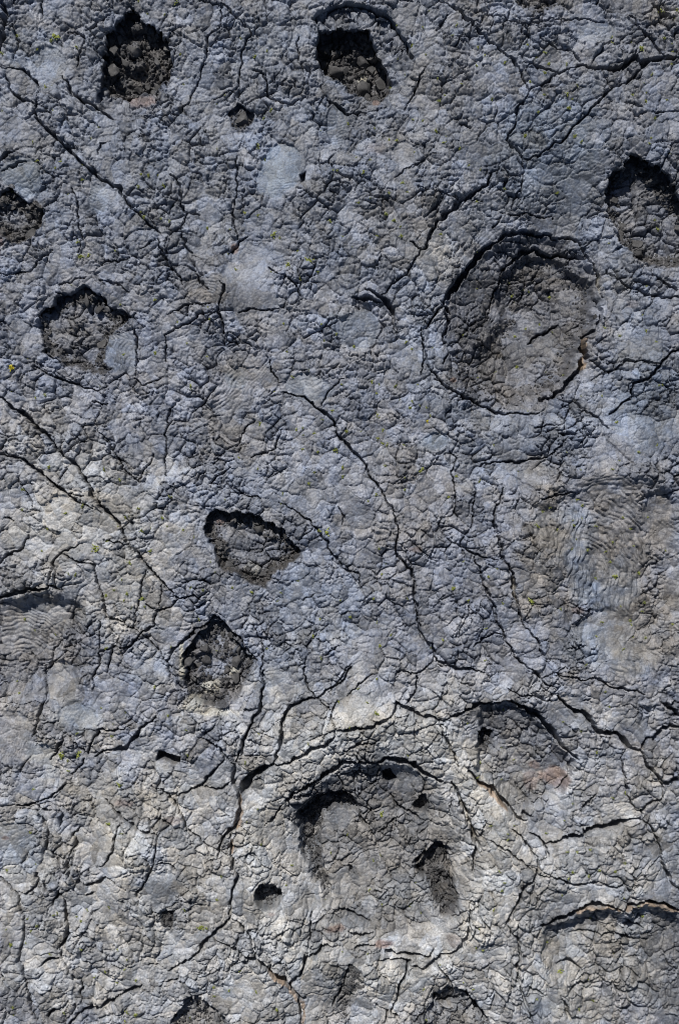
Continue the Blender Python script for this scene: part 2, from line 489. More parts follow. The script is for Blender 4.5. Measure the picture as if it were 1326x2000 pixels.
# ropy patches: centre x, y, half size x, y (px), focus x, y of the arcs, wavelength px, amplitude m, blue/tan tint (-1 blue .. 1 tan)
ROPES = [
 (1185, 945, 80, 20, 1180, 1110, 10, .06, .3), (1180, 1228, 64, 30, 1100, 1000, 16, .012, -.25), (1235, 1292, 56, 40, 800, 1700, 8.5, .06, -.5), (1285, 1010, 34, 60, 1120, 1130, 11, .03, .6),
 (1070, 1035, 28, 44, 630, 1440, 10, .09, -.6), (1122, 1050, 44, 80, 542, 905, 11, .10, -.6), (1182, 1148, 72, 54, 600, 1200, 11, .10, -.7), (1208, 1045, 66, 84, 1118, 1135, 11, .098, .55),
 (235, 690, 34, 48, 175, 690, 8, .045, -.5), (660, 240, 22, 46, 660, 150, 6, .03, -.7), (540, 350, 46, 34, 540, 260, 6.5, .03, -1.),
 (98, 118, 34, 30, 70, 95, 6, .025, -.6), (190, 390, 22, 32, 190, 330, 6, .03, -.7), (607, 758, 44, 28, 620, 700, 6.5, .035, -.6),
 (460, 765, 64, 44, 395, 700, 9, .05, .3), (60, 1230, 72, 66, 30, 1300, 9, .06, .3), (30, 1440, 40, 52, -60, 1430, 6.5, .035, .2),
 (318, 1728, 42, 42, 312, 1722, 7, .035, -.3), (1037, 605, 26, 24, 1037, 600, 6, .025, .3), (700, 640, 45, 40, 720, 560, 6.5, .03, -.5),
 (950, 470, 26, 34, 900, 440, 6, .03, -.2), (330, 1480, 30, 22, 330, 1440, 6, .02, .1), (700, 1385, 42, 30, 690, 1340, 7, .03, .3),
 (410, 570, 44, 34, 400, 600, 7, .04, .6), (690, 1010, 42, 40, 660, 1010, 7, .025, .3), (610, 990, 30, 34, 605, 985, 6.5, .025, -.2),
 (1110, 1385, 50, 30, 1120, 1420, 7, .025, .1), (120, 1000, 40, 34, 115, 985, 7, .03, .4), (130, 1080, 40, 40, 120, 1060, 7, .03, .5),
 (40, 345, 40, 34, 60, 300, 6.5, .02, -.9), (115, 1330, 40, 34, 60, 1300, 7, .03, -.3),
 (500, 740, 40, 24, 430, 690, 6.5, .03, .4), (492, 550, 56, 84, 350, 560, 14, .012, .05), (545, 318, 40, 36, 545, 200, 16, .012, -1.), (60, 362, 26, 32, 0, 300, 14, .01, -1.), (850, 862, 26, 18, 800, 800, 14, .01, -1.), (150, 1398, 34, 24, 60, 1300, 12, .012, -.9), (1170, 1225, 44, 34, 1100, 1100, 12, .012, -.2), (85, 1475, 22, 22, 60, 1300, 12, .01, -.9), (1210, 1010, 0.1, 0.1, 0, 0, 9, 0, 0), (1165, 65, 40, 22, 1165, 20, 6, .02, -.5),
 (660, 1600, 30, 26, 640, 1560, 6, .02, -.5), (790, 300, 30, 22, 760, 340, 6, .02, -.4), (30, 1640, 44, 30, 60, 1700, 6, .025, -.7),
]
# broad colour patches: x, y, rx, ry, kind (w warm-tan, b blue, l pale, r reddish, d dark brown, k dark: own tone plus painted-in shade of slopes and hollows), strength
PATCH = [
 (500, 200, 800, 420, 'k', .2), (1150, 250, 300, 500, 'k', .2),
 (663, 1800, 1000, 480, 'l', .52), (130, 1040, 220, 220, 'l', .3), (560, 230, 800, 420, 'b', .22), (640, 1440, 330, 120, 'l', .35),
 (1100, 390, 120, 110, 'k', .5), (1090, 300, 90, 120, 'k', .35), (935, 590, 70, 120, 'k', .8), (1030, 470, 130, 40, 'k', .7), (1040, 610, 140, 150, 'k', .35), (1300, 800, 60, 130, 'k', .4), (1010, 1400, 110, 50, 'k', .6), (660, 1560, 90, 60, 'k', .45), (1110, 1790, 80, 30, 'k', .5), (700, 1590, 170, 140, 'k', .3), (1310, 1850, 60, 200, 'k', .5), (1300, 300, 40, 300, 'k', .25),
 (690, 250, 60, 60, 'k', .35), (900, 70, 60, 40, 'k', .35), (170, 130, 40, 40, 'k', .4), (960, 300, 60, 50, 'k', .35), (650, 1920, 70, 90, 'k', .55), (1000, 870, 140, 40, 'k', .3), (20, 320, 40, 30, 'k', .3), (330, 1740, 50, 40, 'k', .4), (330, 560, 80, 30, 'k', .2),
 (180, 1000, 190, 150, 'l', .55), (110, 1020, 90, 80, 'w', .5), (250, 1190, 110, 110, 'l', .5), (270, 1110, 60, 50, 'w', .4),
 (620, 1480, 260, 150, 'l', .55), (560, 1750, 140, 120, 'l', .45), (960, 1700, 140, 180, 'l', .6), (1000, 1860, 110, 90, 'l', .55), (1180, 1640, 110, 90, 'l', .5),
 (490, 1880, 110, 110, 'l', .6), (90, 1880, 130, 110, 'l', .5), (270, 1880, 120, 110, 'l', .35), (740, 1380, 200, 70, 'l', .3), (870, 1360, 80, 60, 'l', .35),
 (860, 1890, 70, 70, 'l', .4), (780, 1930, 60, 60, 'l', .6), (255, 1660, 60, 70, 'l', .75), (90, 850, 130, 70, 'l', .25), (40, 850, 60, 60, 'w', .35),
 (1220, 1050, 120, 140, 'w', .55), (1060, 1080, 70, 170, 'w', .7), (1270, 1230, 90, 110, 'w', .75), (1180, 1330, 100, 40, 'w', .4), (1270, 1480, 60, 60, 'w', .5),
 (800, 430, 120, 80, 'w', .4), (850, 500, 70, 60, 'l', .3), (860, 150, 90, 90, 'w', .25), (400, 570, 60, 40, 'd', .5), (470, 720, 70, 40, 'w', .55),
 (440, 850, 70, 60, 'w', .4), (800, 960, 130, 130, 'w', .3), (60, 1240, 130, 110, 'w', .45), (60, 1420, 110, 110, 'w', .4), (250, 1570, 130, 60, 'w', .6),
 (270, 1780, 70, 100, 'w', .35), (190, 1640, 60, 90, 'w', .45), (380, 500, 60, 40, 'w', .1), (1020, 1480, 90, 70, 'd', .35), (1150, 1900, 130, 110, 'w', .35),
 (300, 1250, 60, 40, 'w', .2), (370, 1690, 50, 70, 'w', .35), (660, 720, 90, 60, 'w', .15), (780, 280, 70, 40, 'w', .3), (1290, 30, 50, 30, 'w', .6), (910, 30, 60, 40, 'w',.2),
 (1080, 300, 130, 150, 'b', .7), (1270, 780, 80, 110, 'b', .6), (1030, 220, 80, 100, 'b', .2), (545, 340, 50, 48, 'b', 1.), (60, 360, 42, 40, 'b', .9), (80, 110, 90, 70, 'b', .4),
 (190, 90, 60, 60, 'b', .3), (520, 80, 90, 60, 'b', .4), (240, 300, 140, 130, 'b', .2), (150, 1400, 50, 34, 'b', .9), (80, 1470, 30, 28, 'b', .9), (460, 740, 30, 20, 'b', .8),
 (670, 630, 40, 40, 'b', .5), (850, 860, 34, 22, 'b', .9), (560, 1330, 120, 90, 'b', .25), (620, 1190, 130, 120, 'b', .3), (1160, 1260, 70, 60, 'b', .5), (1090, 1060, 60, 60, 'b', .4),
 (40, 1660, 60, 50, 'b', .6), (95, 1715, 30, 26, 'b', .7), (780, 1460, 60, 34, 'b', .5), (1060, 1960, 50, 40, 'b', .6), (770, 1760, 60, 40, 'b', .5), (650, 1900, 70, 60, 'b', .4),
 (700, 480, 200, 120, 'b', .15), (980, 880, 200, 80, 'b', .25), (450, 960, 200, 60, 'b', .2), (1010, 760, 90, 50, 'w', .3), (930, 740, 70, 60, 'd', .5), (1060, 640, 120, 140, 'w', .25),
 (1255, 1745, 20, 14, 'b', .6), (195, 1650, 20, 16, 'b', .5), (290, 1800, 20, 30, 'b', .3), (500, 1010, 260, 300, 'b', .1), (620, 230, 60, 50, 'b', .4), (300, 1300, 60, 60, 'b', .3),
 (277, 190, 30, 14, 'r', .6), (735, 193, 8, 8, 'r', .9), (459, 487, 9, 12, 'r', .9), (886, 741, 8, 6, 'r', 1.), (1085, 1522, 28, 26, 'r', .75), (1040, 1530, 16, 22, 'r', .5), (1050, 1500, 14, 10, 'r', .6),
 (248, 1567, 26, 12, 'r', .6), (340, 1600, 24, 10, 'r', .4), (655, 1815, 22, 9, 'r', .8), (752, 1846, 22, 10, 'r', .9), (885, 1835, 16, 14, 'r', .4), (428, 1022, 8, 7, 'r', .9),
 (5, 475, 8, 10, 'r', .6), (811, 1074, 16, 7, 'r', .5), (14, 1635, 8, 5, 'r', .7), (1128, 1193, 16, 10, 'r', .5), (530, 1778, 10, 5, 'r', .6), (730, 290, 26, 16, 'r', .2), (985, 682, 8, 8, 'w', .8),
 (710, 135, 10, 9, 'p', 1.), (453, 1312, 14, 10, 'p', .9), (410, 1345, 18, 16, 'p', .7), (375, 1370, 24, 20, 'p', .6), (355, 1300, 6, 50, 'p', .7), (430, 1390, 40, 8, 'p', .6),
 (490, 1110, 22, 14, 'p', .35), (60, 690, 0.1, 0.1, 'p', 0), (1140, 130, 26, 14, 'w', .3), (1240, 590, 14, 8, 'r', .2), (150, 640, 50, 30, 'w', .3), (660, 1650, 0.1, .1, 'p', 0),
]
# exposed tan or rusty crack walls: tile, half width px, points, kind
LIPS = [(9, 2.6, '468,745 466,800 478,880', 'w'), (10, 3.4, '1246,690 1250,760 1242,820', 't'), (13, 2.6, '358,480 360,560', 'w'), (14, 3.2, '270,750 350,840 425,925 455,940 455,1060', 't'),
 (12, 2.6, '190,690 240,800 272,900', 'w'), (6, 4.0, '860,680 852,740 855,830', 't'), (15, 3.2, '790,485 850,460 960,465 1010,478', 't'), (15, 3.2, '1050,470 1160,455 1260,470 1340,505', 't'),
 (10, 2.0, '1208,890 1214,960', 't'), (12, 3.0, '300,605 380,690 430,745', 't'), (13, 2.0, '1206,420 1200,460', 'w'), (15, 2.2, '745,980 770,1040', 'w'), (15, 2.4, '1232,150 1240,200', 'w'),
 (7, 2.0, '560,420 620,480 655,525', 'l'), (14, 2., '470,760 440,810', 'w'), (6, 2.4, '918,340 935,430', 'l'), (7, 3.0, '940,1080 935,1150 945,1270', 'p'), (6, 1.8, '1240,980 1245,990', 'w')]

# plants: tile, x,y[,size[,y=yellow]]
TUFTS = """
1 97,190,1.2 290,195,2 268,212,1.5 195,257 240,453 15,280,1.4 470,716 400,245 765,72 855,85 720,10 918,25,1.2 1250,207 950,433 935,285 735,908 773,910 815,905 850,965 838,1140 880,1150 755,1135 1270,1104 1075,1182 293,873 200,838 430,935 355,1010 600,1300 408,1258 283,583 175,742 320,840 15,575 725,975
2 135,208 270,267 205,295,1.6 288,573 255,607 222,760,1.6 258,822 155,1104 222,1118 305,1220,1.5 335,1235 430,1300 610,885 632,885 770,897 805,830 825,660 903,720 940,725 1145,675 1020,235,1.2 1075,145 1110,60 1188,740 1265,770 985,382 1150,412 1275,440 1190,495 1160,520 1027,615 1075,620 1222,620 995,995 970,945 900,1002 885,1110 925,1140 840,1220 963,1222 1170,1205 690,632 743,1050 595,1150 660,1225
3 175,130 152,188 283,253 320,293 423,327 275,345 75,410 200,440,1.3 357,510 535,242 583,298 632,275 653,328 745,328 630,378 555,424 626,493 793,440 750,563 598,578 530,695 740,495 1075,500 1080,210 1130,250,1.3 975,195 975,228 1248,197,1.3 1300,258 1155,478 1150,527 1265,515 1200,610 1170,745 427,965 707,978 280,1037 65,672 110,740 185,770 235,855 300,872 90,1205 1310,85,1.8 1235,50,1.5 1320,45,1.5 785,700 820,730 1185,385 1290,325
4 75,848,2.4,y 423,270,1.4 408,197 467,268 990,948,1.3 1075,788 925,610 1095,597 970,720 1115,732 240,985 65,970 185,1000 805,768 600,240 640,775 1225,340 805,495
5 490,295,2 382,318,1.6 440,385,1.5 293,353 530,352 628,673 568,705 550,625 355,617 372,763 485,857 402,895 310,970 232,1133 608,1068 555,1113 512,1183 455,1155 420,1165 625,1272,2 453,1265 532,1282 680,1173 835,975 850,930 810,915 932,938 1020,740 1050,928 1022,1018 1058,1038 1008,1053 1095,1050 1100,1118,1.2,y 868,1165 840,1088 870,1235 893,1240,1.3 845,1212 1115,1090 955,1010 975,1245 720,735 655,930 990,705
6 492,430 583,405 550,398 700,438 565,607 640,585 710,630 510,648 1147,562 1030,672 1165,645 1215,705 955,628 1245,930 935,985 1010,1125 400,845 515,812 755,865 368,1245 1235,45 1250,95
7 120,280 245,485,1.3 220,600 500,590,2 555,552 740,495 785,482 845,430 783,600 950,490 720,380 650,430 345,405 430,368 120,385 540,178 625,230 255,165 675,660 635,748 595,802 555,830,1.4 660,822 645,855 740,848,1.5 680,900 365,715 397,722 995,785 1055,800 1205,790 1030,955 555,1100 805,1300 75,1283 110,960 1240,117 885,320
8 580,502,2 540,495 662,215 660,170 980,282 835,308 1063,190 1075,175 1250,210 1212,317 848,587 885,665 865,720 700,940 910,1038 837,972 855,1090 1178,1062 995,845 820,845 1310,855 1228,790 742,1308 835,1260 505,1040 325,860 92,788 190,815 342,817 350,305 487,250 222,175 128,117 880,160 512,195 430,758 545,955 550,1150
9 560,858,2 800,335,1.3 825,363 660,375 622,395 587,467,1.3 697,492 780,465 823,432 945,603 970,658 998,735,1.4 1125,718,1.3 1095,575 1080,485 1040,425 895,470 850,595 773,592 895,740 1082,965 1090,985 1145,917 1150,870 705,900 930,970 1160,1055 1300,985 835,1187 320,1165 97,1062 235,855 295,235 1015,133 975,175 1115,85 1215,50 335,730 150,790 320,1000 380,690 410,870 900,1045 1040,1110
10 95,147 325,462,1.8 405,455,1.8 355,490 358,545 580,365 657,237 625,610,1.3 570,815,1.4 180,635 165,860 640,855 975,455 875,252 400,350 965,330 1275,492
11 833,240,1.6 743,117 642,183 785,183 835,65 862,793,1.6 685,897 862,1010 822,1030 598,990 160,492 232,345 485,388 1145,210 1000,465
12 435,888 300,515 287,582 895,450 1045,662 982,685 735,805 420,235 725,292 345,822 230,297 640,870 860,945 745,960 795,960,1.3 1040,1020 960,210
13 283,493 300,485 315,490 150,510 170,572,1.3 400,500 425,520 570,447 455,470 60,645,1.5 430,663 615,668 550,780 495,815 705,832 650,775 605,850 705,1015,1.6 645,1050,1.5 660,995,1.3 335,1000 75,965 1042,547,1.4 1075,548 960,455 1130,395 1150,283 1110,860 1245,765 1108,913 1188,875 40,260 278,420 200,545 265,700
14 215,880 320,973,1.3 1010,463,1.6 865,463 835,397 800,388 1068,507 825,235 862,213 688,100 400,240 598,195 1080,880 130,770 1045,347
15 717,805,1.8 870,855,1.8 390,257 358,445 625,270 745,290 768,265 850,287 908,260 988,263 270,648 305,665 883,533 1158,533 1118,452 400,350 412,310 585,925 815,1000 258,880 895,970 1005,730
"""

# ------------------------------------------------------------------ line and polygon distances on windows of the grid
def window(x0, x1, y0, y1):
    i0 = np.searchsorted(ax, (x0 - 663) / S); i1 = np.searchsorted(ax, (x1 - 663) / S)
    j0 = np.searchsorted(ay, (1000 - y1) / S); j1 = np.searchsorted(ay, (1000 - y0) / S)
    return slice(max(j0, 0), min(j1, NY)), slice(max(i0, 0), min(i1, NX))
def seg_d(px, py, a, b):
    ex, ey = b[0] - a[0], b[1] - a[1]
    L2 = ex * ex + ey * ey + 1e-6
    t = np.clip(((px - a[0]) * ex + (py - a[1]) * ey) / L2, 0, 1)
    return np.hypot(px - a[0] - t * ex, py - a[1] - t * ey), t
def sdf_poly(px, py, P):
    d = np.full(px.shape, 1e9, f32); ins = np.zeros(px.shape, bool)
    n = len(P)
    for k in range(n):
        a, b = P[k], P[(k + 1) % n]
        dd, _ = seg_d(px, py, a, b)
        d = np.minimum(d, dd)
        c = ((a[1] > py) != (b[1] > py)) & (px < (b[0] - a[0]) * (py - a[1]) / (b[1] - a[1] + 1e-9) + a[0])
        ins ^= c
    return np.where(ins, -d, d)

# ------------------------------------------------------------------ tone weights: warm, blue, pale, brown | red, tan
shape = X.shape
tone = {k: np.zeros(shape, f32) for k in 'wblrdptk'}
nz1 = fbm(X / 2.2, Y / 2.2, 40, 4); nz2 = fbm(X / .7, Y / .7, 50, 3)
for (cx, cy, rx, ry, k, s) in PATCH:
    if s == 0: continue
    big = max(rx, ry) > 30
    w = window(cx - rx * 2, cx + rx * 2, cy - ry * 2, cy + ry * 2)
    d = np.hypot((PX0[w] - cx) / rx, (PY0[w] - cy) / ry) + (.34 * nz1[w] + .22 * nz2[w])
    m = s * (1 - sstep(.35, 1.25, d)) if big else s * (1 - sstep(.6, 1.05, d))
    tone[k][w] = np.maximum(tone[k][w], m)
for (cx, cy, rx, ry, wd, k, s) in [(735, 1665, 235, 245, .30, 'l', .75), (1035, 1500, 150, 150, .25, 'l', .3), (1030, 620, 215, 235, .22, 'b', .3)]:
    d = np.hypot((PX0 - cx) / rx, (PY0 - cy) / ry) + .07 * nz1
    tone[k] = np.maximum(tone[k], s * np.exp(-((d - 1) / wd) ** 2))
for (t, hw, pts, k) in LIPS:
    P = tp(t, pts)
    xs = [p[0] for p in P]; ys = [p[1] for p in P]
    w = window(min(xs) - 20, max(xs) + 20, min(ys) - 20, max(ys) + 20)
    for a, b in zip(P[:-1], P[1:]):
        d, _ = seg_d(PX[w], PY[w], a, b)
        tone[k][w] = np.maximum(tone[k][w], (1 - sstep(hw * .7, hw * 1.25, d + .8 * nz2[w])))

# ------------------------------------------------------------------ height field
bx = X + .42 * perlin(X / 1.1, Y / 1.1, 60) + .15 * perlin(X / .42, Y / .42, 61)
by = Y + .42 * perlin(X / 1.1, Y / 1.1, 62) + .15 * perlin(X / .42, Y / .42, 63)
rough = np.clip(.68 + .85 * fbm(X / 3.0, Y / 3.0, 70, 4), .26, 1.4)

H = .34 * perlin(X / 9, Y / 9, 80) + .22 * perlin(X / 4.2, Y / 4.2, 81) + .12 * perlin(X / 2, Y / 2, 82)
# broad slopes read from the light in the photograph: x, y, rx, ry (px), height m
for (cx, cy, rx, ry, hh) in [(1040, 590, 250, 260, -1.5), (1120, 420, 120, 130, -.7), (1010, 640, 110, 150, -.5), (1400, 400, 120, 900, -.9), (1450, 1750, 190, 420, -1.3), (60, 1260, 140, 130, -.35), (280, 1665, 95, 105, .95),
                             (740, 1640, 220, 190, -.9), (1030, 1510, 130, 130, -.7), (1055, 1850, 40, 90, -.5), (660, 1960, 60, 80, -.5), (900, 1990, 70, 60, -.5), (990, 900, 160, 40, -.3), (255, 1680, 80, 70, .25), (760, 1690, 110, 120, .35), (1180, 1090, 150, 160, .3), (420, 570, 70, 45, .3),
                             (490, 1800, 110, 200, .45), (980, 1740, 100, 190, .45), (620, 1430, 220, 90, .45), (1020, 640, 90, 110, .2), (1170, 1660, 120, 90, .25), (540, 340, 60, 60, .2), (660, 130, 170, 170, -.3), (260, 140, 130, 140, -.25), (170, 660, 150, 130, -.25), (780, 1450, 70, 50, -.25)]:
    w = window(cx - 3 * rx, cx + 3 * rx, cy - 3 * ry, cy + 3 * ry)
    H[w] += hh * np.exp(-(((PX0[w] - cx) / rx) ** 2 + ((PY0[w] - cy) / ry) ** 2) * 1.2)

dr = np.hypot((PX0 - 735) / 235, (PY0 - 1665) / 245) + .07 * nz1
H += .40 * np.exp(-((dr - 1.02) / .20) ** 2)                       # swollen rim round the broad bottom hollow
# crumpled crust: overlapping tilted lobes at three sizes
lump = np.zeros(shape, f32); lobe_v = np.zeros(shape, f32); lobe_h = np.zeros(shape, f32)
for cell, amp, tilt, sd, dep in ((1.10, .18, .26, 90, .32), (.56, .175, .30, 91, .23), (.28, .10, .30, 92, .11), (.15, .03, .20, 93, .03)):
    lx = X + .34 * cell * perlin(X / (cell * 1.1), Y / (cell * 1.1), sd + 300) + .5 * cell * perlin(X / (cell * 3), Y / (cell * 3), sd + 310)
    ly = Y + .34 * cell * perlin(X / (cell * 1.1), Y / (cell * 1.1), sd + 320) + .5 * cell * perlin(X / (cell * 3), Y / (cell * 3), sd + 330)
    f1, f2, vx, vy, idr = worley(lx / cell, ly / cell, sd)
    g = f2 - f1
    e = np.clip(g / .62, 0, 1)
    lobe = amp * (1 - (1 - e) ** 2.2) + amp * .6 * (r01(idr, 3) - .5) - cell * tilt * ((r01(idr, 9) - .5) * vx + (r01(idr, 17) - .5) * vy)
    keep = .5 + .8 * r01(idr, 21)
    cm = sstep(-.28, .18, perlin(lx / (cell * 1.9), ly / (cell * 1.9), sd + 5))
    crease = (1 - sstep(.01, .065 + .018 / cell, g)) * cm
    lump += lobe * keep * (.5 + .5 * cm) - dep * crease
    wt = {90: .36, 91: .32, 92: .20, 93: .12}[sd]
    lobe_v += wt * r01(idr, 13); lobe_h += wt * r01(idr, 24)
# billows and folded wrinkles
bil = np.abs(perlin(bx / .85, by / .85, 100)) * .09 + np.abs(perlin(bx / .4, by / .4, 101)) * .06 + np.abs(perlin(X / .19, Y / .19, 102)) * .045
ph = fbm(bx / 1.5, by / 1.5, 110, 3)
wr = np.abs(np.sin(np.pi * 5.0 * ph)) ** .6
wmask = sstep(-.15, .25, perlin(X / 1.9, Y / 1.9, 120))
fine = .03 * perlin(X / .11, Y / .11, 130)
smooth = np.zeros(shape, f32); rope = np.zeros(shape, f32); rmask = []
for (cx, cy, rx, ry, fx, fy, lam, amp, tint) in ROPES:
    w = window(cx - rx * 1.8, cx + rx * 1.8, cy - ry * 1.8, cy + ry * 1.8)
    d = np.hypot((PX0[w] - cx) / rx, (PY0[w] - cy) / ry) + .30 * nz1[w] + .12 * nz2[w]
    m = 1 - sstep(.84, 1.06, d)
    r = np.hypot(PX0[w] - fx, PY0[w] - fy) + 9 * perlin(PX0[w] / 60, PY0[w] / 60, 141) + 4 * perlin(PX0[w] / 26, PY0[w] / 26, 142)
    s = np.sin(np.pi * r / lam + 1.5 * nz2[w] + (2.0 if amp > .08 else 4.0) * perlin(PX0[w] / 45, PY0[w] / 45, 143))
    major = 3.2 if amp > .096 else 2.4 if amp >= .04 else 1.6
    rope[w] = rope[w] * (1 - m) + m * major * amp * (.85 + .4 * nz1[w]) * np.abs(s) ** .8 * np.clip(.8 + .8 * perlin(PX0[w] / 24, PY0[w] / 24, 140), .5 if amp > .08 else .1, 1.2)
    smooth[w] = np.maximum(smooth[w], m)
    k = 'b' if tint < 0 else 'w'
    tone[k][w] = np.maximum(tone[k][w], m * abs(tint) * .8)
    rmask.append((w, m > .5))
sheet = np.clip(smooth * .95 + .3 * tone['b'], 0, .97)

UX = np.zeros(shape, f32); UY = np.zeros(shape, f32)      # overhang: foot of each wall pushed back under the rim
pitd = np.zeros(shape, f32); clink = np.zeros(shape, f32); region = np.zeros(shape, np.int16); regs = ['']
pit_sd = {}
for (key, th, depth, wn_, ws_, cl, br, t, pts) in PITS:
    P = tp(t, pts)
    xs = np.array([p[0] for p in P]); ys = np.array([p[1] for p in P])
    w = window(xs.min() - 40, xs.max() + 40, ys.min() - 40, ys.max() + 40)
    small = float(np.clip(min(np.ptp(xs), np.ptp(ys)) / 90, .15, 1))
    wob = (1.0 if depth > .6 else 2.0) * small
    qx = PX0[w] + small * (WX[w] + 4 * perlin(PX0[w] / 15, PY0[w] / 15, 147)) + 5 * wob * perlin(PX0[w] / 70, PY0[w] / 70, 145)
    qy = PY0[w] + small * (WY[w] + 4 * perlin(PX0[w] / 15, PY0[w] / 15, 148)) + 5 * wob * perlin(PX0[w] / 70, PY0[w] / 70, 146)
    sd = sdf_poly(qx, qy, P)
    cy = ys.mean(); hy = (ys.max() - ys.min()) / 2
    u = np.clip((PY[w] - cy) / hy * .5 + .5, 0, 1)
    ww = wn_ + (ws_ - wn_) * sstep(.35, .95, u)
    ww = ww * (1 + .35 * nz1[w])
    tt = np.clip(-sd / np.maximum(ww, 2.2), 0, 1)
    prof = tt * (1.6 - .6 * tt)
    pitd[w] += depth * prof * (1 + .12 * nz1[w])
    if wn_ < 9: pitd[w] += .13 * np.exp(-np.maximum(sd, 0) / 11) * (sd < 40)
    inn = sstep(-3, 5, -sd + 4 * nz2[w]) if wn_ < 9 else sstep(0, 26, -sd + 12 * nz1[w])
    if key in RING:
        q = 1 - sstep(RING[key] * .6, RING[key] * 1.3, -sd + RING[key] * .5 * nz1[w])
        cl = cl * q; br = br * (.45 + .55 * q)
    clink[w] = np.maximum(clink[w], cl * inn)
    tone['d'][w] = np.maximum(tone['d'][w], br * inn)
    if wn_ < 8 and depth > .4:
        gy, gx = np.gradient(sd); gl = np.hypot(gx, gy) + 1e-6; gx /= gl; gy /= gl
        und = min(.5, depth * .5) * sstep(.2, .7, tt) * (1 - sstep(ww, ww + 20, -sd)) * np.clip(.15 + gy, 0, 1) * (1 - sstep(.45, .8, u))
        UX[w] += gx * und; UY[w] += gy * und
    regs.append((th, key)); ri = len(regs) - 1
    region[w] = np.where(sd < 0, ri, region[w])
    pit_sd[key] = (w, sd, tt)

cf1, cf2, cvx, cvy, cid = worley(bx / .27, by / .27, 150)
df1, df2, dvx, dvy, did = worley(bx / .62, by / .62, 155)
clk = .34 * np.sqrt(np.clip((df2 - df1) / .3, 0, 1)) * r01(did, 3) + .4 * (r01(did, 5) - .5) - .45 * ((r01(did, 11) - .5) * dvx + (r01(did, 18) - .5) * dvy) + .16 * np.sqrt(np.clip((cf2 - cf1) / .6, 0, 1)) + .16 * (r01(cid, 5) - .5) - .25 * ((r01(cid, 11) - .5) * cvx + (r01(cid, 18) - .5) * cvy) + .03 * perlin(X / .13, Y / .13, 151) + .22 * fbm(X / 1.1, Y / 1.1, 152, 3)
crust = rough * lump * (1 - .85 * sheet) + bil * (1 - .85 * sheet) * rough + (.035 * wr * wmask) * (1 - .5 * smooth) + fine * (.6 + .4 * clink)
H = H + crust * (1 - .55 * clink) + rope + clink * clk - pitd

# hairline network between lobes, only here and there
g1, g2, _, _, _ = worley(bx / 2.3, by / 2.3, 160)
hair = (1 - sstep(.012, .035, g2 - g1)) * sstep(-.05, .3, perlin(X / 2.6, Y / 2.6, 161))
H -= .16 * hair * (1 - clink) * (1 - smooth)

g1, g2, _, _, _ = worley(bx / .75, by / .75, 165)
H -= .10 * (1 - sstep(.012, .05, g2 - g1)) * np.clip(sheet, 0, 1) * (rope < .06) * sstep(-.2, .2, nz1)
crack = np.zeros(shape, f32); crack_id = np.zeros(shape, np.int16)
coarse = 6
cx_ = PX0[::coarse, ::coarse]; cy_ = PY0[::coarse, ::coarse]
cdist = np.full(cx_.shape, 400, f32)
CRL = []
for line in CR.strip().splitlines():
    t, wz, pts = line.split(' ', 2)
    CRL.append((tp(int(t), pts), float(wz) / Z * (1.22 if int(t) >= 10 else 1.0)))
wv = perlin(X / .55, Y / .55, 170)
for ci, (P, wd) in enumerate(CRL, 1):
    xs = [p[0] for p in P]; ys = [p[1] for p in P]
    pad = wd * 1.6 + 14
    w = window(min(xs) - pad, max(xs) + pad, min(ys) - pad, max(ys) + pad)
    if w[0].stop <= w[0].start or w[1].stop <= w[1].start: continue
    L = np.array([math.hypot(b[0] - a[0], b[1] - a[1]) for a, b in zip(P[:-1], P[1:])]); tot = L.sum(); s0 = 0
    dmin = np.full(PX[w].shape, 1e9, f32); wloc = np.zeros(PX[w].shape, f32)
    for (a, b), l in zip(zip(P[:-1], P[1:]), L):
        d, tt = seg_d(PX[w], PY[w], a, b)
        u = (s0 + tt * l) / tot
        tap = .45 + .55 * np.clip(3.5 * np.minimum(u, 1 - u), 0, 1)
        m = d < dmin
        dmin = np.where(m, d, dmin); wloc = np.where(m, tap, wloc)
        s0 += l
        if wd > 2.6:
            dc, _ = seg_d(cx_, cy_, a, b)
            cdist = np.minimum(cdist, dc)
    hw = np.maximum(wd * .57 * wloc * (1 + .55 * wv[w]), .9)
    dep = np.clip(4.2 * wd / S * wloc + .10, .22, 2.4)
    c = dep * (1 - sstep(hw * .70, hw * 1.05 + .3, dmin))
    crack_id[w] = np.where((c > crack[w]) & (c > dep * .35), ci, crack_id[w])
    crack[w] = np.maximum(crack[w], c)
H = (H - crack).astype(f32)
H -= np.median(H[(np.abs(X) < 20) & (np.abs(Y) < 30)])
# fade relief to a plain rolling field far outside the picture
far = sstep(22, 34, np.abs(X)) + sstep(32.5, 44, np.abs(Y))
H *= (1 - .8 * np.clip(far, 0, 1))

def h_at(x, y):
    i = np.clip(np.searchsorted(ax, x) - 1, 0, NX - 2); j = np.clip(np.searchsorted(ay, y) - 1, 0, NY - 2)
    u = (x - ax[i]) / (ax[i + 1] - ax[i]); v = (y - ay[j]) / (ay[j + 1] - ay[j])
    return (H[j, i] * (1 - u) + H[j, i + 1] * u) * (1 - v) + (H[j + 1, i] * (1 - u) + H[j + 1, i + 1] * u) * v
def px2w(px, py):
    return (px - 663) / S, (1000 - py) / S

